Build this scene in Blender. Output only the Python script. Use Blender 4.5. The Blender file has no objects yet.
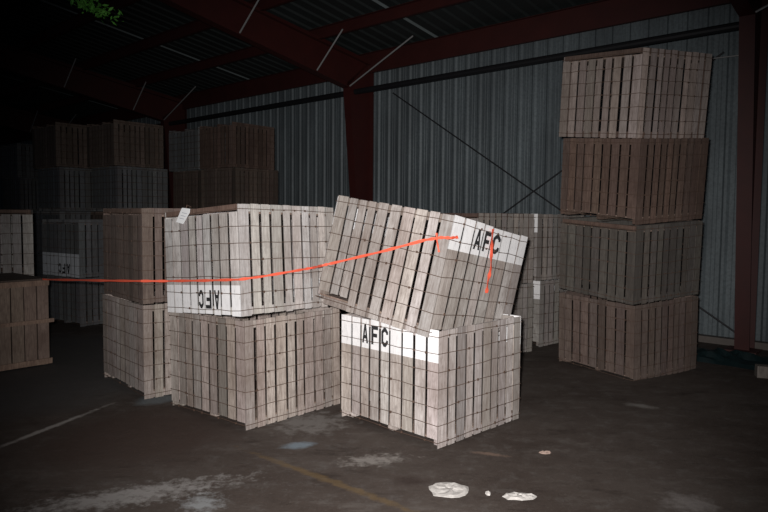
import bpy, bmesh, math, random
from math import sin, cos, pi
from mathutils import Matrix, Vector, noise
C = bpy.context.scene.collection
rnd = random.Random(7)

# ------------------------------------------------------------------ view
CAM_H, PITCH, ROLL, F = 1.9132, -.0598, .0086, 650.
camd = bpy.data.cameras.new('camera'); cam = bpy.data.objects.new('camera', camd); C.objects.link(cam)
camd.sensor_width = 36; camd.lens = F / 768 * 36; camd.clip_end = 200
CAMR = Matrix.Rotation(pi/2 + PITCH, 3, 'X') @ Matrix.Rotation(ROLL, 3, 'Z')
CAMP = Vector((0, 0, CAM_H))
cam.matrix_world = Matrix.Translation(CAMP) @ CAMR.to_4x4()
bpy.context.scene.camera = cam

def ray(px, py):
    return (CAMR @ Vector(((px-384)/F, -(py-256)/F, -1)))
def on_floor(px, py, z=0.):
    d = ray(px, py); t = (z-CAM_H)/d.z
    return CAMP + d*t
def at_depth(px, py, y):
    d = ray(px, py); return CAMP + d*(y/d.y)
def on_plane(px, py, p, n):
    d = ray(px, py); t = (Vector(p)-CAMP).dot(n)/d.dot(n)
    return CAMP + d*t

# ------------------------------------------------------------------ materials
def mat(name):
    m = bpy.data.materials.new(name); m.use_nodes = True
    nt = m.node_tree; b = nt.nodes['Principled BSDF']
    return m, nt, b
def N(nt, t, **k):
    n = nt.nodes.new(t)
    for a, v in k.items(): setattr(n, a, v)
    return n
def ramp(nt, src, stops):
    r = N(nt, 'ShaderNodeValToRGB'); e = r.color_ramp.elements
    while len(e) < len(stops): e.new(.5)
    for x, (p, c) in zip(e, stops):
        x.position = p; x.color = (*c, 1) if len(c) == 3 else c
    nt.links.new(src, r.inputs[0]); return r
def tex(nt, scale, sc=(1, 1, 1), detail=4, kind='Object', rough=.6):
    tc = N(nt, 'ShaderNodeTexCoord'); mp = N(nt, 'ShaderNodeMapping'); mp.inputs['Scale'].default_value = sc
    nt.links.new(tc.outputs[kind], mp.inputs[0])
    n = N(nt, 'ShaderNodeTexNoise'); n.inputs['Scale'].default_value = scale
    n.inputs['Detail'].default_value = detail; n.inputs['Roughness'].default_value = rough
    nt.links.new(mp.outputs[0], n.inputs['Vector']); return n
def mixc(nt, f, a, b, blend='MIX'):
    m = N(nt, 'ShaderNodeMix', data_type='RGBA', blend_type=blend)
    for s, v in ((0, f), (6, a), (7, b)):
        if isinstance(v, (int, float)): m.inputs[s].default_value = v
        elif isinstance(v, tuple): m.inputs[s].default_value = (*v, 1)
        else: nt.links.new(v, m.inputs[s])
    return m.outputs[2]
def math_(nt, op, a, b=None, clamp=False):
    m = N(nt, 'ShaderNodeMath', operation=op, use_clamp=clamp)
    for s, v in ((0, a), (1, b)):
        if v is None: continue
        if isinstance(v, (int, float)): m.inputs[s].default_value = v
        else: nt.links.new(v, m.inputs[s])
    return m.outputs[0]

def wood(name, light, dark, stain, stain_amt=.5, rough=.85):
    m, nt, b = mat(name)
    g = tex(nt, 9, (9, 9, .8), 5)
    base = mixc(nt, ramp(nt, g.outputs[0], [(.3, (0, 0, 0)), (.68, (1, 1, 1))]).outputs[0], dark, light)
    at = N(nt, 'ShaderNodeAttribute', attribute_name='tone')
    base = mixc(nt, 1.0, base, at.outputs['Color'], 'MULTIPLY')
    f2 = tex(nt, 22, (1, 1, .5), 6, rough=.75)
    base = mixc(nt, math_(nt, 'MULTIPLY', ramp(nt, f2.outputs[0], [(.5, (0, 0, 0)), (.68, (1, 1, 1))]).outputs[0], .6), base, tuple(.8*x for x in dark))
    s = tex(nt, 2.1, (1.2, 1.2, .8), 6)
    sf = math_(nt, 'MULTIPLY', ramp(nt, s.outputs[0], [(.45, (0, 0, 0)), (.72, (1, 1, 1))]).outputs[0], stain_amt)
    base = mixc(nt, sf, base, stain)
    k = tex(nt, 40, (1, 1, .25), 2)
    kf = math_(nt, 'MULTIPLY', ramp(nt, k.outputs[0], [(.66, (0, 0, 0)), (.76, (1, 1, 1))]).outputs[0], .45)
    base = mixc(nt, kf, base, tuple(.35*x for x in stain))
    nt.links.new(base, b.inputs['Base Color']); b.inputs['Roughness'].default_value = rough
    bp = N(nt, 'ShaderNodeBump'); bp.inputs['Strength'].default_value = .35; bp.inputs['Distance'].default_value = .004
    nt.links.new(g.outputs[0], bp.inputs['Height']); nt.links.new(bp.outputs[0], b.inputs['Normal'])
    return m
def plain(name, col, rough=.7, metal=0., var=.25, scale=12):
    m, nt, b = mat(name)
    g = tex(nt, scale, (1, 1, 1), 5)
    c = mixc(nt, g.outputs[0], tuple(x*(1-var) for x in col), tuple(min(1, x*(1+var)) for x in col))
    nt.links.new(c, b.inputs['Base Color']); b.inputs['Roughness'].default_value = rough; b.inputs['Metallic'].default_value = metal
    return m

M_PALE = wood('pale_weathered_wood', (.52, .48, .46), (.28, .24, .22), (.13, .09, .07), .6)
M_PALE2 = wood('bleached_wood', (.55, .525, .51), (.31, .285, .27), (.17, .13, .11), .55)
M_PINK = wood('pinkish_grey_wood', (.43, .38, .35), (.22, .18, .16), (.11, .075, .055), .6)
M_BROWN = wood('brown_wood', (.29, .22, .18), (.15, .105, .085), (.085, .05, .038), .6)
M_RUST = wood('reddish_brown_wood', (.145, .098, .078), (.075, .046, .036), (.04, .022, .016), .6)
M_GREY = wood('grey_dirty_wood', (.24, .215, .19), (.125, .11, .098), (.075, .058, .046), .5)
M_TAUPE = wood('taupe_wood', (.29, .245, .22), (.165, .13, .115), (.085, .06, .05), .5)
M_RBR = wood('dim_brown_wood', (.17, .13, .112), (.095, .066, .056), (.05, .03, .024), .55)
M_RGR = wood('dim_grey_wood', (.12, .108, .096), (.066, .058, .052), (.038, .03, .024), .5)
M_MID = wood('mid_grey_wood', (.33, .305, .285), (.19, .17, .155), (.10, .08, .07), .45)
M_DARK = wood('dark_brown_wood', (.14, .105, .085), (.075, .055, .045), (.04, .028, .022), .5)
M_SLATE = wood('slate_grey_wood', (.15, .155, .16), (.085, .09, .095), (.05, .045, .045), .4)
M_PAINT = wood('white_painted_wood', (.93, .93, .94), (.80, .80, .81), (.55, .53, .50), .22, .6)
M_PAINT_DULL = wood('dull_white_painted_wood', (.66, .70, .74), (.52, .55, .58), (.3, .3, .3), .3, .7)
M_RIM = wood('old_rim_wood', (.30, .22, .18), (.16, .11, .085), (.09, .055, .04), .5)
M_WIRE = plain('rusty_wire', (.10, .062, .045), .75, .2, .4, 30)
M_INK = plain('black_stencil_paint', (.018, .018, .02), .8, 0, .5, 40)
M_ORANGE = plain('orange_tape', (.85, .13, .07), .5, 0, .12, 20)
M_TAG = plain('paper_tag', (.93, .95, .98), .6, 0, .05, 30)
M_RED = plain('red_oxide_steel', (.042, .0055, .0042), .6, 0, .35, 3)
M_REDBEAM = plain('red_oxide_purlin', (.042, .007, .0055), .6, 0, .35, 3)
M_PIPE = plain('dark_pipe', (.012, .012, .014), .55, .2, .3, 6)
M_ROD = plain('galvanized_rod', (.36, .36, .36), .5, .3, .3, 10)
M_DARKROD = plain('dark_rod', (.02, .02, .023), .6, .2, .3, 10)

# ------------------------------------------------------------------ object helpers
def link(name, bm, m, parent=None, smooth=False):
    me = bpy.data.meshes.new(name); bm.to_mesh(me); bm.free()
    for x in (m if isinstance(m, (list, tuple)) else [m]): me.materials.append(x)
    if smooth:
        for p in me.polygons: p.use_smooth = True
    o = bpy.data.objects.new(name, me); C.objects.link(o)
    if parent: o.parent = parent
    return o
def tag(o, label, cat, group=None):
    o['label'] = label; o['category'] = cat
    if group: o['group'] = group
    return o
def struct(o): o['kind'] = 'structure'; return o
def empty(name, label, cat, mw=None, group=None):
    o = bpy.data.objects.new(name, None); o.empty_display_size = .2; C.objects.link(o)
    if mw is not None: o.matrix_world = mw
    return tag(o, label, cat, group)
def box(bm, x0, x1, y0, y1, z0, z1, mi=0, tone=None, jit=0., mtx=None, edge=1.):
    vs = []
    for z in (z0, z1):
        for x, y in ((x0, y0), (x1, y0), (x1, y1), (x0, y1)):
            p = Vector((x+rnd.uniform(-jit, jit), y+rnd.uniform(-jit, jit), z+rnd.uniform(-jit, jit)))
            if mtx is not None: p = mtx @ p
            vs.append(bm.verts.new(p))
    fs = []
    for a in ((3, 2, 1, 0), (4, 5, 6, 7), (0, 1, 5, 4), (1, 2, 6, 5), (2, 3, 7, 6), (3, 0, 4, 7)):
        f = bm.faces.new([vs[i] for i in a]); f.material_index = mi; fs.append(f)
    if tone is not None:
        cl = bm.loops.layers.float_color.get('tone') or bm.loops.layers.float_color.new('tone')
        for i, f in enumerate(fs):
            k = edge if i in (2, 4) else 1.              # board side edges darkened: gap shade painted into their tone
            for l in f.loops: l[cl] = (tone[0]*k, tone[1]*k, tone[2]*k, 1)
    return fs
def tube(bm, pts, r, seg=6, closed=False, mi=0):
    pts = [Vector(p) for p in pts]; rings = []; n = len(pts)
    for i, p in enumerate(pts):
        a = pts[(i-1) % n] if (closed or i > 0) else p
        b = pts[(i+1) % n] if (closed or i < n-1) else p
        d = (b-a).normalized()
        u = d.cross(Vector((0, 0, 1)))
        if u.length < .05: u = d.cross(Vector((1, 0, 0)))
        u.normalize(); w = d.cross(u).normalized()
        rings.append([bm.verts.new(p + (u*cos(2*pi*k/seg)+w*sin(2*pi*k/seg))*r) for k in range(seg)])
    for i in range(n if closed else n-1):
        A, B = rings[i], rings[(i+1) % n]
        for k in range(seg):
            f = bm.faces.new((A[k], A[(k+1) % seg], B[(k+1) % seg], B[k])); f.material_index = mi
    if not closed:
        bm.faces.new(rings[0][::-1]); bm.faces.new(rings[-1])

# ------------------------------------------------------------------ the slatted bins
S, H = 1.2, .9857
SKID = .07; BAND = .27; TH = .0065
def tone():
    t = 1 + rnd.gauss(0, .15)
    return (t*rnd.uniform(.96, 1.04), t, t*rnd.uniform(.95, 1.03))

def slat_edges(n, L):
    e = [-L/2]; ws = [1 + rnd.uniform(-.14, .14) for _ in range(n)]
    tot = sum(ws)
    for w in ws: e.append(e[-1] + w/tot*L)
    return e
def side(face, z0, n, band, gap=.027, bh=.27, short=0, lettering=None, jit=.0025, inset=0.):
    """one side panel; face in '-x','+x','-y','+y'. returns (bmesh, letters)"""
    bm = bmesh.new(); bm.loops.layers.float_color.new('tone')
    R = {'-x': 0, '-y': pi/2, '+x': pi, '+y': -pi/2}[face]
    mt = Matrix.Rotation(R, 4, 'Z')                      # built on the -x side, then turned
    # on '-x' and '+x' the panel spans the full side, on the others it sits between them
    L = S if face[1] == 'x' else S-2*TH
    e = slat_edges(n, L); spans = []
    for i in range(n):
        g0 = 0 if i == 0 else gap*rnd.choice((.75, .95, 1.05, 1.2))*rnd.uniform(.8, 1.1)/2
        g1 = 0 if i == n-1 else gap*rnd.choice((.75, .95, 1.05, 1.2))*rnd.uniform(.8, 1.1)/2
        y0, y1 = e[i]+g0, e[i+1]-g1; spans.append((y0, y1))
        top = H + rnd.uniform(-.008, .003); bot = z0 + (rnd.uniform(0, .008))
        off = rnd.uniform(0, .0025)
        if i >= n-short: bot = .115+rnd.uniform(-.004, .004)
        tn = tone()
        if band:
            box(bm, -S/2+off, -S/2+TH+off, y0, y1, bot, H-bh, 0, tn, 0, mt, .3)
            tp = rnd.uniform(.93, 1.04)
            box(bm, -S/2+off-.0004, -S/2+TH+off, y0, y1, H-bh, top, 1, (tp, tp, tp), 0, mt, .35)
        else:
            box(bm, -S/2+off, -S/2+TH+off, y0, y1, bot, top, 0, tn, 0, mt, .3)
    return bm, spans, mt
LET = {  # stencil letters as strips, unit box 0..1 wide, 0..1 high
 'A': [[(0, 0), (.27, 0), (.58, 1), (.36, 1)], [(.42, 1), (.64, 1), (1, 0), (.73, 0)], [(.3, .24), (.72, .24), (.65, .43), (.37, .43)]],
 'F': [[(0, 0), (.3, 0), (.3, 1), (0, 1)], [(.28, .8), (1, .8), (1, 1), (.28, 1)], [(.28, .4), (.86, .4), (.86, .6), (.28, .6)]],
 'C': [[(0, .2), (.28, .28), (.28, .72), (0, .8)], [(0, .8), (.28, .72), (.5, .8), (.35, 1)], [(.35, 1), (.5, .8), (.72, .72), (1, .8), (.65, 1)],
       [(0, .2), (.35, 0), (.5, .2), (.28, .28)], [(.35, 0), (.65, 0), (1, .2), (.72, .28), (.5, .2)], [(.72, .72), (1, .8), (1, .66), (.74, .64)], [(.72, .28), (1, .2), (1, .34), (.74, .36)]],
}
def letters(spans, mt, first, ci, lh=.17, z=None):
    """AFC reading along -y on the -x side, clipped to the slats"""
    bm = bmesh.new(); z = H-.055-lh if z is None else z
    for (y0, y1) in [spans[len(spans)-1-first-ci]]:      # one letter to a board
        lw = (y1-y0)*.84; y_start = (y0+y1)/2+lw/2
        b2 = bmesh.new()
        for i, ch in [(ci, 'AFC'[ci])]:
            for poly in LET[ch]:
                b2.faces.new([b2.verts.new((-S/2-.0022, y_start - u*lw, z+v*lh)) for u, v in poly])
        for co, no in (((0, y0+.002, 0), (0, -1, 0)), ((0, y1-.002, 0), (0, 1, 0))):
            bmesh.ops.bisect_plane(b2, geom=b2.verts[:]+b2.edges[:]+b2.faces[:], plane_co=co, plane_no=no, clear_outer=True)
        me = bpy.data.meshes.new('t'); b2.to_mesh(me); b2.free(); bm.from_mesh(me); bpy.data.meshes.remove(me)
    r = bmesh.ops.extrude_face_region(bm, geom=bm.faces[:])
    for v in r['geom']:
        if isinstance(v, bmesh.types.BMVert): v.co.x += .0016
    bmesh.ops.recalc_face_normals(bm, faces=bm.faces[:])
    bm.transform(mt); return bm

def wire_loop(z, detail=True, gaps=()):
    bm = bmesh.new(); o = .006; r = S/2+o; pts = []
    k = 8 if detail else 2
    cs = [(-r, -r), (r, -r), (r, r), (-r, r)]
    for i in range(4):
        a, b = Vector(cs[i]), Vector(cs[(i+1) % 4])
        for j in range(k):
            p = a.lerp(b, j/k)
            dz = rnd.uniform(-.006, .006) if detail else 0
            pts.append((p.x, p.y, z+dz))
    tube(bm, pts, .0031 if detail else .0045, 5 if detail else 4, True)
    if detail:                                         # twisted staples where the wire crosses a gap
        for face in range(4):
            for y in gaps:
                if rnd.random() < .35:
                    h = rnd.uniform(.006, .011)
                    box(bm, -r-.003, -r+.006, y-.006, y+.006, z-h, z+h, 0, None, 0, Matrix.Rotation(face*pi/2, 4, 'Z'))
    return bm

def make_bin(seed, m, lettered=False, band=False, detail=True, n_open=9, n_skid=10, gap=.027, ystart=.30, bh=.27, short=0, endb=False, band_m=None, rail_m=None):
    """parts in a frame whose origin is the centre of the base; runners lie along x"""
    global rnd
    rnd = random.Random(seed)
    root = bpy.data.objects.new('pallet_bin', None); root.empty_display_size = .2; C.objects.link(root)
    mats = [m, band_m or M_PAINT]
    rm = rail_m or m
    for face, z0, n in (('-x', SKID, n_open), ('+x', SKID, n_open), ('-y', 0, n_skid), ('+y', 0, n_skid)):
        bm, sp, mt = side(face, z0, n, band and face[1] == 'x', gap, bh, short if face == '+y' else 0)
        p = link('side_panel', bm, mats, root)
        if lettered and face == '-x':
            for ci in range(3):
                q = link('stencil_letter', letters(sp, mt, 2, ci), M_INK, p); q['label'] = 'black stencilled letter '+'AFC'[ci]
    for y in (-S/2+TH+.001, -.05, S/2-.1-TH-.001):
        bm = bmesh.new(); box(bm, -S/2+.07, S/2-.07, y+.02, y+.09, 0.002, SKID, 0, tone(), .002); link('skid', bm, rm, root)
    if endb:
        for sx in (-1, 1):
            bm = bmesh.new(); x = sx*(S/2-.018)
            box(bm, x-.012, x+.012, -S/2+.02, S/2-.02, .006, SKID-.012, 0, tone(), .002); link('end_board', bm, M_RUST, root)
    bm = bmesh.new(); a = S/2-TH-.006
    for i in range(9):
        w = 2*a/9; box(bm, -a+i*w+.002, -a+(i+1)*w-.004, -a, a, SKID+.001, SKID+.017, 0, tone())
    link('floor_panel', bm, M_BROWN if detail else M_DARK, root)
    for sx in (-1, 1):
        for sy in (-1, 1):
            bm = bmesh.new(); x = sx*(S/2-TH-.036); y = sy*(S/2-TH-.036)
            box(bm, x-.028, x+.028, y-.028, y+.028, SKID+.018, H-.02, 0, tone()); link('corner_post', bm, rm, root)
    for k in range(4):
        bm = bmesh.new(); x = -S/2+TH+.005
        box(bm, x, x+.018, -S/2+.075, S/2-.075, H-.075, H-.008, 0, tone(), .001, Matrix.Rotation(k*pi/2, 4, 'Z')); link('top_rail', bm, rm, root)
    gs = [-S/2 + S*i/9 for i in range(1, 9)]
    for i in range(7):
        link('binding_wire', wire_loop(.05 + i*.1475, detail, gs), M_WIRE, root)
    return root
def copy_tree(o, parent=None):
    c = o.copy(); C.objects.link(c)
    if parent: c.parent = parent
    for ch in list(o.children): copy_tree(ch, c)
    return c

def frame_mtx(q, flip=False, turn=0, scale=(1., 1., 1.)):
    """q = near corner (x,y,z), lean about x, lean about y, yaw"""
    R = Matrix.Rotation(q[4], 4, 'Y') @ Matrix.Rotation(q[3], 4, 'X') @ Matrix.Rotation(q[5], 4, 'Z')
    M = Matrix.Translation(Vector(q[:3])) @ R @ Matrix.Diagonal((*scale, 1)) @ Matrix.Translation((S/2, S/2, 0))
    if turn: M = M @ Matrix.Rotation(turn*pi/2, 4, 'Z')
    if flip: M = M @ Matrix.Translation((0, 0, H)) @ Matrix.Rotation(pi, 4, 'X')
    return M
def put(o, q, label, group=None, **k):
    o.matrix_world = frame_mtx(q, **k); tag(o, label, 'bin', group); return o

G1 = 'slatted wooden bins stacked on the warehouse floor'
Q = {
 'LM1': [-1.215, 5.6637, .004, -.018, -.016, .8602], 'LM2': [-1.2613, 5.7034, 1.024, -.056, -.043, .8594],
 'M1': [.4511, 5.2432, .008, 0, 0, .7844],
 'M2': [.3708, 5.2785, .9265, -.034, .204, .8822],
 'FL1': [-2.4702, 6.6186, .006, 0, 0, .7284], 'FL2': [-2.4746, 6.621, 1.0, -.0, .0, .7104],
 'R4': [2.9671, 7.5989, -.045, .045, -.028, .5316], 'R3': [2.9202, 7.5662, .905, .090, -.019, .5093],
 'R2': [2.8738, 7.4653, 1.842, .125, -.0105, .5059], 'R1': [2.8052, 7.342, 2.815, .1326, .0021, .5103],
}
LM1 = put(make_bin(11, M_PINK), Q['LM1'], 'upright pale wooden bin under the inverted bin with the paper tag', G1)
LM2 = put(make_bin(12, M_PALE2, True, True, n_open=9, ystart=.28, endb=True), Q['LM2'], 'upside-down pale wooden bin with inverted AFC lettering and a paper tag', G1, flip=True, scale=(1, 1, 1.02))
M1 = put(make_bin(13, M_PALE, True, True, n_open=9, ystart=.30), Q['M1'], 'pale wooden bin on the floor with white AFC band, under the tilted bin', G1)
M2 = put(make_bin(14, M_PALE, True, True, n_open=8, ystart=.35, short=3, rail_m=M_TAUPE), Q['M2'], 'tilted pale wooden bin with white AFC band, resting askew on another bin', G1, turn=1, scale=(1.115, 1.115, 1.045))
FL1 = put(make_bin(15, M_PINK), Q['FL1'], 'lower brownish bin of the two-high stack left of the tagged bin', G1)
FL2 = put(make_bin(16, M_RBR, endb=True), Q['FL2'], 'upper brown upside-down bin of the two-high stack left of the tagged bin', G1, flip=True, turn=0)
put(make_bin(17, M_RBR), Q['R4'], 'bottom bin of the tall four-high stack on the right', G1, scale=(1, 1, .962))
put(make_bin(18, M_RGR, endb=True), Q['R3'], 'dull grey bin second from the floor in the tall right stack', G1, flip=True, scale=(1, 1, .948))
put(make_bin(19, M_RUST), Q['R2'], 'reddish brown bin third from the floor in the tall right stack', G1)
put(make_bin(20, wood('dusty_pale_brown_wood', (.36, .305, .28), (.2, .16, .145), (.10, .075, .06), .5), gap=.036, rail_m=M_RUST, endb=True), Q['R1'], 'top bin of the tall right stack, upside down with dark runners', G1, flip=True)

def P(px, d, a, z=0, dx=0, dy=0):
    return [(px-384)/F*d+dx, d+dy, z, 0, 0, a]
put(make_bin(21, M_MID), P(478, 8.5, .7, .004), 'lower brown bin standing directly behind the tilted-bin pile', G1, flip=True)
put(make_bin(22, M_MID, rail_m=M_RUST, endb=True), P(478, 8.5, .71, H+.008), 'upper brown bin behind the tilted one, dark runner gap on top', G1, flip=True)
put(make_bin(23, M_MID, False, True), P(541, 9.55, .7, .004), 'lower grey bin between the tilted pile and the tall right stack', G1)
put(make_bin(24, M_MID, False, True), P(537, 9.5, .7, H+.008), 'upper grey bin with white corner strip beside the tall right stack', G1)
put(make_bin(25, M_SLATE), P(78, 10.95, .95, .004), 'dark slate bin on the floor under the one with a dim inverted white panel', G1, scale=(1, 1, .84))
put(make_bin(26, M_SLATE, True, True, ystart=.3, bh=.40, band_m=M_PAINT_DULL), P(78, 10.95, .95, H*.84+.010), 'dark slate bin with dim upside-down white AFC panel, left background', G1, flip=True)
lb = [-6.118, 8.8, .004, 0, 0, .5]
put(make_bin(27, M_SLATE), lb, 'lower bin mostly hidden behind the railed crate at left edge', G1, turn=1)
lb2 = list(lb); lb2[2] = H+.008
put(make_bin(28, M_PALE2, rail_m=M_RUST, endb=True), lb2, 'pale grey bin above and behind the railed crate at left edge', G1, flip=True, turn=1)

# far stacks, four high: five bins modelled once, the rest copied
GF = 'dim bins in the back row stacks'
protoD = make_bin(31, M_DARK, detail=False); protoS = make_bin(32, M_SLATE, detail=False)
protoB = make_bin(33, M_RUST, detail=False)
used = set()
def place(proto, q, label, **k):
    o = proto if proto.name not in used else copy_tree(proto)
    used.add(proto.name); put(o, q, label, GF, **k)
lv = ['bottom', 'second', 'third', 'top']
b1 = (-7.3, 14.6); b2 = (-5.82, 14.15); c2 = (-3.3, 14.3); c1 = (-4.30, 15.19)
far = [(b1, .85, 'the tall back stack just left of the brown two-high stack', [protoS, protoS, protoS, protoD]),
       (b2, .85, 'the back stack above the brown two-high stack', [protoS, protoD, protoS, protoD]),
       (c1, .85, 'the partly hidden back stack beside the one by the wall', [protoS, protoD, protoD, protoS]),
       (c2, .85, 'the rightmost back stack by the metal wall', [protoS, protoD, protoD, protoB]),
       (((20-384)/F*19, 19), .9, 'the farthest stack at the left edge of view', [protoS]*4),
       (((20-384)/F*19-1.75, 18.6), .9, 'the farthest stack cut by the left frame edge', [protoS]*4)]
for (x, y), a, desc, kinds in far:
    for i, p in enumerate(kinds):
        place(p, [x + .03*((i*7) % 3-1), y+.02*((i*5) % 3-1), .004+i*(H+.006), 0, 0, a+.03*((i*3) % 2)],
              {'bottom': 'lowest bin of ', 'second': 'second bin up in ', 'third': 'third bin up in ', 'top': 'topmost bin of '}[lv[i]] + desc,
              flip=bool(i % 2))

# ------------------------------------------------------------------ railed crate at the left edge
rnd = random.Random(50)
a = .88; Wc, Dc, Hc = 1.35, 1.15, 1.105
R0 = Vector((-4.25, 8.2, 0)); c0 = R0 - Wc*Vector((cos(a), sin(a), 0))
mw = Matrix.Translation(c0) @ Matrix.Rotation(a, 4, 'Z')
cr = empty('slatted_crate', 'brown upright-board crate with rails and flat lid, cut by the left edge', 'crate', mw)
for (u0, u1, v, ax) in ((0, Wc, 0, 'x'), (0, Wc, Dc-.02, 'x'), (0, Dc, 0, 'y'), (0, Dc, Wc-.02, 'y')):
    bm = bmesh.new(); n = 9; L = u1
    for i in range(n):
        g = .006+.012*rnd.random()
        lo, hi = L*i/n+g, L*(i+1)/n-g*.5
        if ax == 'y': lo, hi = max(lo, .021), min(hi, Dc-.021)
        z0, z1 = .04+rnd.uniform(0, .01), Hc-.02
        if ax == 'x': box(bm, lo, hi, v, v+.02, z0, z1, 0, tone())
        else: box(bm, v, v+.02, lo, hi, z0, z1, 0, tone())
    link('board_panel', bm, M_BROWN, cr)
for z0, z1, ex in ((.02, .09, .02), (.545, .59, .05), (Hc-.09, Hc-.02, .0)):
    bm = bmesh.new(); box(bm, -.02, Wc+ex, -.024, -.001, z0, z1, 0, (1.35, 1.25, 1.15), .003)
    box(bm, -.02, Wc, Dc+.001, Dc+.024, z0, z1, 0, (1.1, 1.1, 1.1), .003)
    link('rail', bm, M_BROWN, cr)
bm = bmesh.new()
for i in range(8): box(bm, -.01, Wc+.01, i*Dc/8+.004, (i+1)*Dc/8-.004, Hc-.019, Hc, 0, tone())
link('lid', bm, M_DARK, cr)
for x in (.0, Wc-.1):
    bm = bmesh.new(); box(bm, x+.02, x+.08, .03, Dc-.03, 0, .05, 0, tone()); link('skid', bm, M_DARK, cr)

# ------------------------------------------------------------------ tape, ribbon tails, tag
rnd = random.Random(60)
def ribbon(pts, w, m, name='barrier_tape', twist=0., up=Vector((0, 0, 1))):
    bm = bmesh.new(); prev = None; n = len(pts)
    def cr_(i, t):
        p = [Vector(pts[max(0, min(n-1, j))]) for j in (i-1, i, i+1, i+2)]
        return .5*((2*p[1])+(p[2]-p[0])*t+(2*p[0]-5*p[1]+4*p[2]-p[3])*t*t+(3*p[1]-p[0]-3*p[2]+p[3])*t**3)
    path = []
    for i in range(n-1):
        for k in range(8): path.append(Vector(pts[i]).lerp(Vector(pts[i+1]), k/8))
    path.append(Vector(pts[-1]))
    th = .0012
    for i, p in enumerate(path):
        d = (path[min(i+1, len(path)-1)]-path[max(i-1, 0)]).normalized()
        s = up.cross(d).normalized(); u = d.cross(s).normalized()
        an = twist*sin(i*.55)
        uu = u*cos(an)+s*sin(an); ss = s*cos(an)-u*sin(an)
        ww = w*(1+.25*sin(i*1.3))/2
        ring = [bm.verts.new(p+uu*ww+ss*th), bm.verts.new(p-uu*ww+ss*th), bm.verts.new(p-uu*ww-ss*th), bm.verts.new(p+uu*ww-ss*th)]
        if prev:
            for k in range(4): bm.faces.new((prev[k], prev[(k+1) % 4], ring[(k+1) % 4], ring[k]))
        prev = ring
    bmesh.ops.recalc_face_normals(bm, faces=bm.faces[:])
    return link(name, bm, m)
def face_plane(q, which, scale=1., off=.012):
    R = (Matrix.Rotation(q[4], 3, 'Y') @ Matrix.Rotation(q[3], 3, 'X') @ Matrix.Rotation(q[5], 3, 'Z'))
    n = R @ (Vector((-1, 0, 0)) if which == 'L' else Vector((0, -1, 0)))
    return Vector(q[:3]) + n*off, n
pl, nl = face_plane(Q['LM2'], 'L', off=.02); pr, nr = face_plane(Q['LM2'], 'R', off=.02)
m2l, m2nl = face_plane(Q['M2'], 'L', off=.022); m2r, m2nr = face_plane(Q['M2'], 'R', off=.022)
R2_ = (Matrix.Rotation(Q['M2'][4], 3, 'Y') @ Matrix.Rotation(Q['M2'][3], 3, 'X') @ Matrix.Rotation(Q['M2'][5], 3, 'Z'))
m2corner = Vector(Q['M2'][:3]) + R2_ @ Vector((-.022, -.022, .84))
pts = [at_depth(-14, 276, 8.9), at_depth(47, 279.5, 8.1), at_depth(100, 280.5, 7.0), at_depth(141, 281, 6.50), on_plane(168, 281, pl, nl)]
pts += [on_plane(205, 280.5, pl, nl), on_plane(239.5, 279.5, pl, nl), on_plane(262, 276.5, pr, nr), on_plane(300, 270, pr, nr), on_plane(312, 267.8, pr, nr)]
pts += [on_plane(322, 265.6, m2l+m2nl*.03, m2nl), on_plane(331, 263.5, m2l, m2nl), on_plane(380, 252, m2l, m2nl), on_plane(425, 240, m2l, m2nl), on_plane(441, 237.5, m2l, m2nl), m2corner, on_plane(458, 237, m2r, m2nr)]
t = ribbon(pts, .022, M_ORANGE, 'barrier_tape', .35); tag(t, 'orange barrier tape strung across the bins from the left edge', 'tape')
pts = [on_plane(493, 229, m2r, m2nr), on_plane(491.5, 250, m2r, m2nr), on_plane(491, 268, m2r, m2nr), on_plane(488, 281, m2r, m2nr), on_plane(486.5, 293, m2r, m2nr)]
t = ribbon(pts, .034, M_ORANGE, 'ribbon_tail', .3, m2nr.cross(Vector((0, 0, 1)))*1.0); tag(t, 'orange ribbon hanging down over the AFC letters of the tilted bin', 'ribbon')
pts = [on_plane(436.5, 233, m2l, m2nl), on_plane(437, 241, m2l, m2nl), on_plane(439, 252, m2l, m2nl)]
t = ribbon(pts, .014, M_ORANGE, 'ribbon_tail', .3, m2nl.cross(Vector((0, 0, 1)))); tag(t, 'short orange tape end tied at the corner of the tilted bin', 'ribbon')

cs = [on_plane(x, y, *face_plane(Q['LM2'], 'L', off=.03)) for x, y in ((182.5, 207.8), (189.8, 208.8), (189.5, 212.5), (183, 224), (176, 222), (181.5, 208.5))]
bm = bmesh.new(); f = bm.faces.new([bm.verts.new(p) for p in cs])
r = bmesh.ops.extrude_face_region(bm, geom=[f])
for v in r['geom']:
    if isinstance(v, bmesh.types.BMVert): v.co -= nl*.003
bmesh.ops.recalc_face_normals(bm, faces=bm.faces[:])
tg = link('paper_tag', bm, M_TAG); tag(tg, 'white paper tag wired to the top edge of the inverted bin', 'tag')
bm = bmesh.new(); kp = [on_plane(x, y, *face_plane(Q['LM2'], 'L', off=.02)) for x, y in ((186, 209), (187, 205), (191, 207))]
tube(bm, kp, .004, 5); link('string', bm, M_WIRE, tg)
bm = bmesh.new()
for k, (x, y) in enumerate(((184.5, 213.0), (183.2, 215.8), (181.9, 218.4))):
    q = [on_plane(x+dx, y+dy, *face_plane(Q['LM2'], 'L', off=.031)) for dx, dy in ((-2.4, -.7), (2.4, .5), (2.2, 1.0), (-2.6, -.2))]
    bm.faces.new([bm.verts.new(p) for p in q])
link('printed_lines', bm, plain('faded_print', (.35, .37, .42)), tg)

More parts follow.
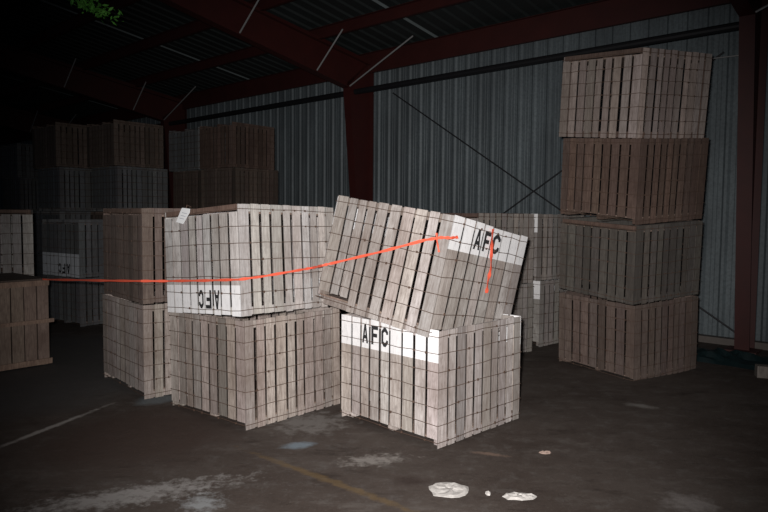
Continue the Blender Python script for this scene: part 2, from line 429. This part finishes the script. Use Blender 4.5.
# ------------------------------------------------------------------ the building
colR = Vector(((748-384)/F*9.5, 9.5, 0)); colC = Vector(((363-384)/F*14.74, 14.74, 0))
step = colR-colC; BAY = step.length; U = step.normalized(); V = Vector((-U.y*-1*-1, U.x*1, 0))
V = Vector((U.y, -U.x, 0))           # horizontal, away from the wall into the hall
if V.y > 0: V = -V
def W(t, p, z): return colC + step*t + V*p + Vector((0, 0, z))
EAVE, SLOPE = 5.42, .15
WP = -.42                            # the sheeting lies outside the columns
# wall sheet
def corr(t0, t1, zfun, name, m, p=WP, pitch=.305):
    bm = bmesh.new(); L = (t1-t0)*BAY; n = int(L/pitch); prev = None
    prof = [(0, 0), (.035, .032), (.075, .032), (.11, 0), (.175, 0), (.182, .006), (.19, 0), (.235, 0), (.242, .006), (.25, 0)]
    for i in range(n+1):
        for a_, h in prof:
            s = i*pitch+a_; base = W(t0, p+h, 0)+U*s
            v0 = bm.verts.new(base); v1 = bm.verts.new(base+Vector((0, 0, zfun)))
            if prev: bm.faces.new((prev[0], v0, v1, prev[1]))
            prev = (v0, v1)
    ext = bmesh.ops.extrude_face_region(bm, geom=bm.faces[:])
    for v in ext['geom']:
        if isinstance(v, bmesh.types.BMVert): v.co -= V*.004
    bmesh.ops.recalc_face_normals(bm, faces=bm.faces[:])
    return link(name, bm, m)
m, nt, b = mat('galvanized_wall_sheet')
g1 = tex(nt, 1.2, (1, 1, .35), 6); g2 = tex(nt, 26, (1, 1, 1), 3)
c = mixc(nt, ramp(nt, g1.outputs[0], [(.3, (0, 0, 0)), (.7, (1, 1, 1))]).outputs[0], (.075, .09, .098), (.165, .20, .215))
c = mixc(nt, math_(nt, 'MULTIPLY', ramp(nt, g2.outputs[0], [(.4, (0, 0, 0)), (.7, (1, 1, 1))]).outputs[0], .5), c, (.06, .07, .078))
nt.links.new(c, b.inputs['Base Color']); b.inputs['Metallic'].default_value = .15; b.inputs['Roughness'].default_value = .55
M_SHEET = m
struct(corr(-3.2, 1.75, EAVE+.15, 'wall_back', M_SHEET))
# side wall far left
bm = bmesh.new(); p0, p1 = W(-3.2, WP, 0), W(-3.2, 22, 0); n = 70; prev = None
for i in range(n+1):
    q = p0.lerp(p1, i/n)+U*(.03 if i % 2 else 0)
    v0 = bm.verts.new(q); v1 = bm.verts.new(q+Vector((0, 0, EAVE+.15+SLOPE*22*i/n)))
    if prev: bm.faces.new((prev[0], v0, v1, prev[1]))
    prev = (v0, v1)
struct(link('wall_left', bm, M_SHEET))
# low kerb at wall foot
bm = bmesh.new(); vs = []
for t0, t1 in ((-3.2, 1.75),):
    A = [W(t0, WP+.04, 0), W(t1, WP+.04, 0), W(t1, WP+.2, 0), W(t0, WP+.2, 0)]
    v = [bm.verts.new(x) for x in A]+[bm.verts.new(x+Vector((0, 0, .1))) for x in A]
    for q in ((3, 2, 1, 0), (4, 5, 6, 7), (0, 1, 5, 4), (1, 2, 6, 5), (2, 3, 7, 6), (3, 0, 4, 7)): bm.faces.new([v[i] for i in q])
bmesh.ops.recalc_face_normals(bm, faces=bm.faces[:])
struct(link('baseboard_back', bm, plain('kerb_concrete', (.11, .095, .085))))

# roof sheet
m, nt, b = mat('dark_roof_sheet')
g1 = tex(nt, .8, (1, 1, 1), 6)
c = mixc(nt, g1.outputs[0], (.012, .015, .015), (.036, .044, .044))
nt.links.new(c, b.inputs['Base Color']); b.inputs['Roughness'].default_value = .6; M_ROOF = m
M_LITE = plain('pale_roof_panel', (.16, .19, .195), .6, 0, .3, 2)
bm = bmesh.new(); prev = None; t0, t1 = -3.2, 2.4; L = (t1-t0)*BAY; pit = .305; n = int(L/pit)
lites = {int(n*x) for x in (.30, .47, .54, .62, .70, .78)}
for i in range(n):
    for k, (a_, h) in enumerate([(0, 0), (.03, -.035), (.07, -.035), (.10, 0)]):
        s = i*pit+a_
        r_ = [bm.verts.new(W(t0, p, EAVE+.16+h*0+SLOPE*(p-WP)+(-h if True else 0))+U*s) for p in (WP-.3, 24)]
        if prev:
            f = bm.faces.new((prev[0], prev[1], r_[1], r_[0])); f.material_index = 1 if (i in lites and k in (1, 2, 3)) else 0
        prev = r_
struct(link('ceiling', bm, [M_ROOF, M_LITE]))

# floor
m, nt, b = mat('dirty_concrete_floor')
geo = N(nt, 'ShaderNodeNewGeometry')
def noise_w(scale, detail=6, rough=.6, sc=(1, 1, 1)):
    mp = N(nt, 'ShaderNodeMapping'); mp.inputs['Scale'].default_value = sc
    nt.links.new(geo.outputs['Position'], mp.inputs[0])
    n = N(nt, 'ShaderNodeTexNoise'); n.inputs['Scale'].default_value = scale; n.inputs['Detail'].default_value = detail; n.inputs['Roughness'].default_value = rough
    nt.links.new(mp.outputs[0], n.inputs['Vector']); return n
def patch(px0, py0, px1, py1, wid, soft=.25, namp=.5, nscale=3.):
    """mask (0..1) of a stroke on the floor between two points, wid in metres"""
    A, B = on_floor(px0, py0), on_floor(px1, py1); c_ = (A+B)/2; d = B-A; an = math.atan2(d.y, d.x)
    mp = N(nt, 'ShaderNodeMapping', vector_type='TEXTURE')
    mp.inputs['Location'].default_value = (c_.x, c_.y, 0); mp.inputs['Rotation'].default_value = (0, 0, an)
    mp.inputs['Scale'].default_value = (max(d.length/2, wid), wid, 1)
    nt.links.new(geo.outputs['Position'], mp.inputs[0])
    ln = N(nt, 'ShaderNodeVectorMath', operation='LENGTH'); nt.links.new(mp.outputs[0], ln.inputs[0])
    nn = noise_w(nscale, 5, .7)
    v = math_(nt, 'ADD', ln.outputs['Value'], math_(nt, 'MULTIPLY', math_(nt, 'SUBTRACT', nn.outputs[0], .5), namp*4))
    mr = N(nt, 'ShaderNodeMapRange'); mr.inputs[1].default_value = 1+soft; mr.inputs[2].default_value = 1-soft
    nt.links.new(v, mr.inputs[0]); return mr.outputs[0]
n4 = noise_w(1.7, 10, .75, (1, 2.2, 1)); n1 = noise_w(.7, 8); n2 = noise_w(5, 10, .78); n3 = noise_w(45, 4, .7)
c = mixc(nt, ramp(nt, n1.outputs[0], [(.35, (0, 0, 0)), (.65, (1, 1, 1))]).outputs[0], (.054, .040, .033), (.084, .068, .059))
c = mixc(nt, ramp(nt, n2.outputs[0], [(.52, (0, 0, 0)), (.7, (.8, .8, .8))]).outputs[0], c, (.125, .115, .107))
c = mixc(nt, ramp(nt, n2.outputs[0], [(.25, (.7, .7, .7)), (.45, (0, 0, 0))]).outputs[0], c, (.026, .019, .016))
c = mixc(nt, ramp(nt, n3.outputs[0], [(.6, (0, 0, 0)), (.72, (.55, .55, .55))]).outputs[0], c, (.19, .18, .17))
c = mixc(nt, ramp(nt, n4.outputs[0], [(.54, (0, 0, 0)), (.66, (.75, .75, .75))]).outputs[0], c, (.115, .10, .09))
c = mixc(nt, ramp(nt, n4.outputs[0], [(.34, (.8, .8, .8)), (.45, (0, 0, 0))]).outputs[0], c, (.030, .021, .017))
def lay(c, mask, col, amt=1.):
    return mixc(nt, math_(nt, 'MULTIPLY', mask, amt, True), c, col)
c = lay(c, patch(-60, 350, 95, 390, 2.2, .15, .15, 1.2), (.085, .083, .083), .8)      # greyer slab at left
c = lay(c, patch(30, 455, 220, 420, .75, .35, .25, 1.5), (.055, .036, .029), .85)      # brown dirt
c = lay(c, patch(-8, 450, 98, 409, .03, .5, .6, 11), (.40, .38, .36), .8)
c = lay(c, patch(40, 510, 205, 484, .12, .6, 1.3, 14), (.34, .33, .32), .7)
c = lay(c, patch(192, 508, 212, 498, .10, .6, 1.2, 14), (.34, .36, .37), .7)
c = lay(c, patch(138, 403, 175, 396, .17, .3, .4, 5), (.15, .17, .18), .85)            # bluish wet slab by the bins
c = lay(c, patch(285, 447, 312, 443, .07, .4, .5, 6), (.20, .25, .29), .9)
c = lay(c, patch(285, 428, 335, 418, .24, .5, 1.2, 9), (.20, .19, .18), .8)
c = lay(c, patch(350, 462, 398, 458, .08, .6, 1.3, 14), (.30, .28, .26), .75)
c = lay(c, patch(262, 456, 420, 514, .035, .4, .7, 12), (.16, .105, .045), .55)          # worn yellow line
c = lay(c, patch(395, 482, 425, 480, .09, .5, .5, 6), (.035, .022, .018), .8)
c = lay(c, patch(475, 452, 505, 456, .03, .5, .8, 14), (.25, .17, .13), .6)
c = lay(c, patch(680, 500, 700, 508, .14, .6, .9, 12), (.28, .26, .25), .5)
c = lay(c, patch(628, 404, 655, 408, .06, .5, .7, 8), (.28, .27, .25), .6)
nt.links.new(c, b.inputs['Base Color']); b.inputs['Roughness'].default_value = .8; b.inputs['Specular IOR Level'].default_value = .3
bp = N(nt, 'ShaderNodeBump'); bp.inputs['Strength'].default_value = .5; bp.inputs['Distance'].default_value = .02
nt.links.new(n2.outputs[0], bp.inputs['Height']); nt.links.new(bp.outputs[0], b.inputs['Normal'])
bm = bmesh.new()
for v in ((-26, -4), (14, -4), (14, 34), (-26, 34)): bm.verts.new((v[0], v[1], 0))
bm.faces.new(bm.verts[:])
struct(link('floor', bm, m))

# ------------------------------------------------------------------ steel frames
def slab(bm, pts, nrm, th):
    """prism from a polygon, thickness th centred along nrm"""
    a = [bm.verts.new(Vector(p)-nrm*th/2) for p in pts]; b_ = [bm.verts.new(Vector(p)+nrm*th/2) for p in pts]
    bm.faces.new(a[::-1]); bm.faces.new(b_); n = len(pts)
    for i in range(n): bm.faces.new((a[i], a[(i+1) % n], b_[(i+1) % n], b_[i]))
def quad_strip(bm, A, B, wdir, w, th, n):
    """flange plate between A and B, width w along wdir, thickness th along n"""
    slab(bm, [A-wdir*w/2, B-wdir*w/2, B+wdir*w/2, A+wdir*w/2], n, th)
def steel_frame(t, label):
    base = W(t, 0, 0)
    root = empty('steel_frame', label, 'steel frame', Matrix.Translation(base), 'red portal frames of the hall')
    inv = -base
    def L(p, z): return V*p+Vector((0, 0, z))
    zt = EAVE+.0
    # column: outer edge p=-.2 ; inner edge tapers from .1 to .62
    cb, ct = .10, .55; zi = 4.72
    bm = bmesh.new()
    slab(bm, [L(-.2, 0), L(cb, 0), L(ct, zi), L(ct, zi+.1), L(-.2, zt)], U, .012)
    link('column_web', bm, M_RED, root)
    bm = bmesh.new(); d = (L(ct, zi)-L(cb, 0)).normalized()
    quad_strip(bm, L(cb, 0), L(ct, zi), U, .20, .016, U.cross(d)); link('column_flange', bm, M_RED, root)
    bm = bmesh.new(); quad_strip(bm, L(-.2, 0), L(-.2, zt), U, .20, .016, V); link('column_flange', bm, M_RED, root)
    # rafter
    Lr = 15.
    rt = lambda p: zt-.12+SLOPE*(p+.2)
    bot = [(ct, zi), (4.5, 5.33+.12), (9, 6.35), (Lr, 7.25)]
    bm = bmesh.new()
    slab(bm, [L(-.2, zt)]+[L(p, z) for p, z in bot]+[L(Lr, rt(Lr))], U, .012); link('rafter_web', bm, M_RED, root)
    bm = bmesh.new()
    for (p, z), (p2, z2) in zip(bot, bot[1:]):
        d = (L(p2, z2)-L(p, z)).normalized(); quad_strip(bm, L(p, z), L(p2, z2), U, .20, .016, U.cross(d))
    d = (L(Lr, rt(Lr))-L(-.2, rt(-.2))).normalized()
    quad_strip(bm, L(-.2, rt(-.2)), L(Lr, rt(Lr)), U, .20, .016, U.cross(d))
    link('rafter_flange', bm, M_RED, root)
    bm = bmesh.new()
    slab(bm, [L(ct, zi), L(ct, zi+.75-.0)-U*0, L(ct+.001, zi+.75), L(ct+.001, zi)], U, .22) if False else None
    box(bm, -.22, .22, -.25, .14, 0, .02, 0, None, 0, Matrix(((U.x, -V.x, 0, 0), (U.y, -V.y, 0, 0), (0, 0, 1, 0), (0, 0, 0, 1))))
    link('base_plate', bm, M_RED, root)
    # flange braces: light rods from the lower flange up to the purlins
    for p in (.5, 1.5, 3.4, 5.6):
        zb = zi+max(0, p-ct)*(5.45-zi)/(4.5-ct) if p < 4.5 else 5.45+(p-4.5)*.2
        for s in ((1,) if t > -.5 else (1,)):
            if p < 1: e = L(p+.1, zt+SLOPE*p-.02)+U*1.9*s
            else: e = L(p, rt(p)+.05)+U*.85*s
            bm = bmesh.new(); tube(bm, [L(max(p, ct), zb+.02)+U*.1*s, e], .016, 6); link('flange_brace', bm, M_ROD, root)
    return root
steel_frame(0, 'red steel portal frame standing in the middle of the metal wall')
steel_frame(1, 'red steel portal frame with its column at the right side')
steel_frame(-1, 'red steel portal frame crossing above the dark back stacks at left')
steel_frame(-2, 'farthest red steel portal frame in the dark at left')

# purlins
k = 0
for i in range(11):
    p = -.12+i*1.5; z = EAVE+SLOPE*(p-WP)
    top = z+.10; dep = .42 if i == 0 else .20
    bm = bmesh.new(); o = W(-3.1, p, top)
    A, B = Vector((0, 0, 0)), U*BAY*(5.4)
    slab(bm, [Vector((0, 0, -dep)), B+Vector((0, 0, -dep)), B, A], V, .008)
    for zz, s in ((0, 1), (-dep, -1)):
        quad_strip(bm, Vector((0, 0, zz))+V*.035*s, B+Vector((0, 0, zz))+V*.035*s, V, .07, .008, Vector((0, 0, 1)))
    x = link('eave_beam' if i == 0 else 'roof_purlin', bm, M_REDBEAM); x.location = o
    if i == 0: tag(x, 'deep red eave beam running along the top of the metal wall', 'beam')
    else:
        w = ['nearest the wall', 'second from the wall', 'third from the wall', 'fourth from the wall', 'fifth from the wall', 'sixth from the wall', 'seventh from the wall', 'eighth from the wall', 'ninth from the wall', 'tenth from the wall'][i-1]
        tag(x, 'red roof purlin '+w+', running parallel to the metal wall', 'purlin', 'red roof purlins')
# strut pipes
for t0, name in ((0, 'dark strut pipe from the middle column to the right column'), (-1, 'dark strut pipe left of the middle column along the wall'), (-2, 'far dark strut pipe at the left end of the wall')):
    bm = bmesh.new(); o = W(t0, .30, 4.66)
    tube(bm, [U*.02, U*(BAY-.02)], .062, 12); x = link('strut_pipe', bm, M_PIPE); x.location = o
    tag(x, name, 'pipe', 'dark strut pipes')
# X rods between the middle and right columns
def rod(pa, pb, r, m, label, name='brace_rod', cat='rod'):
    bm = bmesh.new(); A, B = Vector(pa), Vector(pb)
    tube(bm, [Vector((0, 0, 0)), B-A], r, 8); x = link(name, bm, m); x.location = A; tag(x, label, cat, 'wall bracing rods' if m is M_DARKROD else None)
WN = V
def wp(px, py, p=-.18): return on_plane(px, py, W(0, p, 0), V)
a_, b_ = wp(393, 93), wp(742, 337)
rod(a_, b_, .014, M_DARKROD, 'dark bracing rod sloping down from the middle column to the right column foot')
a_, b_ = wp(437, 262), wp(724, 52)
rod(a_, b_, .014, M_DARKROD, 'dark bracing rod rising rightwards across the metal wall')
rod(wp(700, 60, -.1), wp(742, 55, -.1), .01, M_ROD, 'thin pale rod beside the top of the right column', cat='rod')

# green creeper at the roof
rnd = random.Random(70)
bm = bmesh.new(); c_ = at_depth(90, 5, 9.0)
for i in range(260):
    p = c_+Vector((rnd.gauss(0, .12), rnd.gauss(0, .2), 0)); p.z = c_.z - (p.x-c_.x)*.35+rnd.gauss(0, .05)
    d = Vector((rnd.uniform(-1, 1), rnd.uniform(-1, 1), rnd.uniform(-.7, .7))).normalized(); s = d.cross(Vector((rnd.random(), rnd.random(), 1))).normalized()
    l = rnd.uniform(.025, .06)
    a1 = [p-d*l, p+s*l*.4, p+d*l, p-s*l*.4]
    bm.faces.new([bm.verts.new(q) for q in a1])
g = link('climbing_vine', bm, plain('vine_leaf', (.16, .50, .08), .6, 0, .5, 5)); tag(g, 'green vine leaves growing in under the roof at top left', 'vine'); 
bm = bmesh.new()
tube(bm, [c_+Vector((-.5, 0, .2)), c_+Vector((0, 0, .02)), c_+Vector((.3, 0, -.1)), c_+Vector((.5, .1, -.16))], .008, 5); link('stem', bm, M_DARK, g)

# ------------------------------------------------------------------ litter on the floor
def scrap(cx, cy, rx, ry, label, name='paper_scrap', m=None, hgt=.02, seed=0, cat='paper'):
    rr = random.Random(seed); bm = bmesh.new(); o = on_floor(cx, cy)
    n = 16; rings = []
    for k, f in enumerate((1., .8, .5, .2)):
        ring = []
        for i in range(n):
            an = 2*pi*i/n; w = 1+.22*noise.noise(Vector((cos(an)*2, sin(an)*2, seed)))+rr.uniform(-.08, .08)
            z = .004 if k == 0 else hgt*(.35+.65*rr.random())
            ring.append(bm.verts.new((cos(an)*rx*f*w, sin(an)*ry*f*w, z)))
        rings.append(ring)
    for a1, b1_ in zip(rings, rings[1:]):
        for i in range(n): bm.faces.new((a1[i], a1[(i+1) % n], b1_[(i+1) % n], b1_[i]))
    bm.faces.new(rings[-1])
    under = [bm.verts.new((v.co.x, v.co.y, .001)) for v in rings[0]]
    for i in range(n): bm.faces.new((under[i], under[(i+1) % n], rings[0][(i+1) % n], rings[0][i]))
    bm.faces.new(under[::-1])
    bmesh.ops.recalc_face_normals(bm, faces=bm.faces[:])
    x = link(name, bm, m); x.location = o; tag(x, label, cat); return x
M_SCRAP = plain('crumpled_white_scrap', (.50, .48, .455), .8, 0, .5, 30)
scrap(449, 490, .145, .125, 'larger crumpled white scrap on the floor in the foreground', m=M_SCRAP, seed=3)
scrap(520, 497, .115, .06, 'smaller flat white scrap right of the larger one on the floor', m=M_SCRAP, seed=5)
scrap(488, 494, .02, .03, 'tiny pale chip between the two white scraps', 'concrete_chip', M_SCRAP, .015, 8, 'chip')
scrap(545, 453, .05, .03, 'small pinkish chip on the floor right of the white-banded bin', 'concrete_chip', plain('pink_chip', (.34, .25, .21)), .015, 9, 'chip')

# teal tarp and timber at the wall foot
rr = random.Random(5); bm = bmesh.new(); o = on_floor(722, 361); nx, ny = 26, 10; G = []
for j in range(ny+1):
    row = []
    for i in range(nx+1):
        u, v = i/nx-.5, j/ny-.5
        h = .17*max(0, 1-(2*v)**2)*max(0, 1-(2*u)**4)*(.55+.9*abs(noise.noise(Vector((u*9, v*6, 2)))))
        row.append(bm.verts.new(U*u*1.9+V*(v*.62+.05*noise.noise(Vector((u*6, v*3, 7))))+Vector((0, 0, h+.003))))
    G.append(row)
for j in range(ny):
    for i in range(nx): bm.faces.new((G[j][i], G[j][i+1], G[j+1][i+1], G[j+1][i]))
x = link('tarpaulin', bm, plain('dark_teal_tarp', (.004, .013, .015), .5, 0, .5, 12)); x.location = o
tag(x, 'crumpled dark teal tarp on the floor at the foot of the metal wall', 'tarp')
def plank(px, py, ln, wd, h, ang, label, m, name='timber_plank', z=0):
    bm = bmesh.new(); box(bm, -ln/2, ln/2, -wd/2, wd/2, 0.001, h, 0, (1, 1, 1), .003)
    x = link(name, bm, m); x.location = on_floor(px, py)+Vector((0, 0, z)); x.rotation_euler = (0, 0, ang); tag(x, label, 'wood'); return x
ua = math.atan2(U.y, U.x)
plank(758, 361, .75, .12, .05, ua+.15, 'pale plank lying by the foot of the right column', M_BROWN)
plank(766, 377, .22, .16, .14, ua+.4, 'small timber block on the floor at the right edge', M_GREY, 'timber_block')

# ------------------------------------------------------------------ light
def aim(o, p): o.rotation_euler = (Vector(p)-o.location).to_track_quat('-Z', 'Y').to_euler()
l = bpy.data.lights.new('camera_flash', 'SPOT'); l.energy = 2280; l.spot_size = math.radians(77); l.spot_blend = 1.0; l.shadow_soft_size = .05
l.color = (1, .955, .93)
fo = bpy.data.objects.new('camera_flash', l); C.objects.link(fo); fo.location = (-.10, -.0, CAM_H+.10)
aim(fo, at_depth(400, 285, 6))
w = bpy.data.worlds.new('world'); bpy.context.scene.world = w; w.use_nodes = True
w.node_tree.nodes['Background'].inputs[0].default_value = (.45, .65, 1, 1); w.node_tree.nodes['Background'].inputs[1].default_value = .032
vs_ = bpy.context.scene.view_settings; vs_.view_transform = 'Standard'; vs_.look = 'None'; vs_.exposure = 0; vs_.gamma = 1; vs_.use_curve_mapping = False
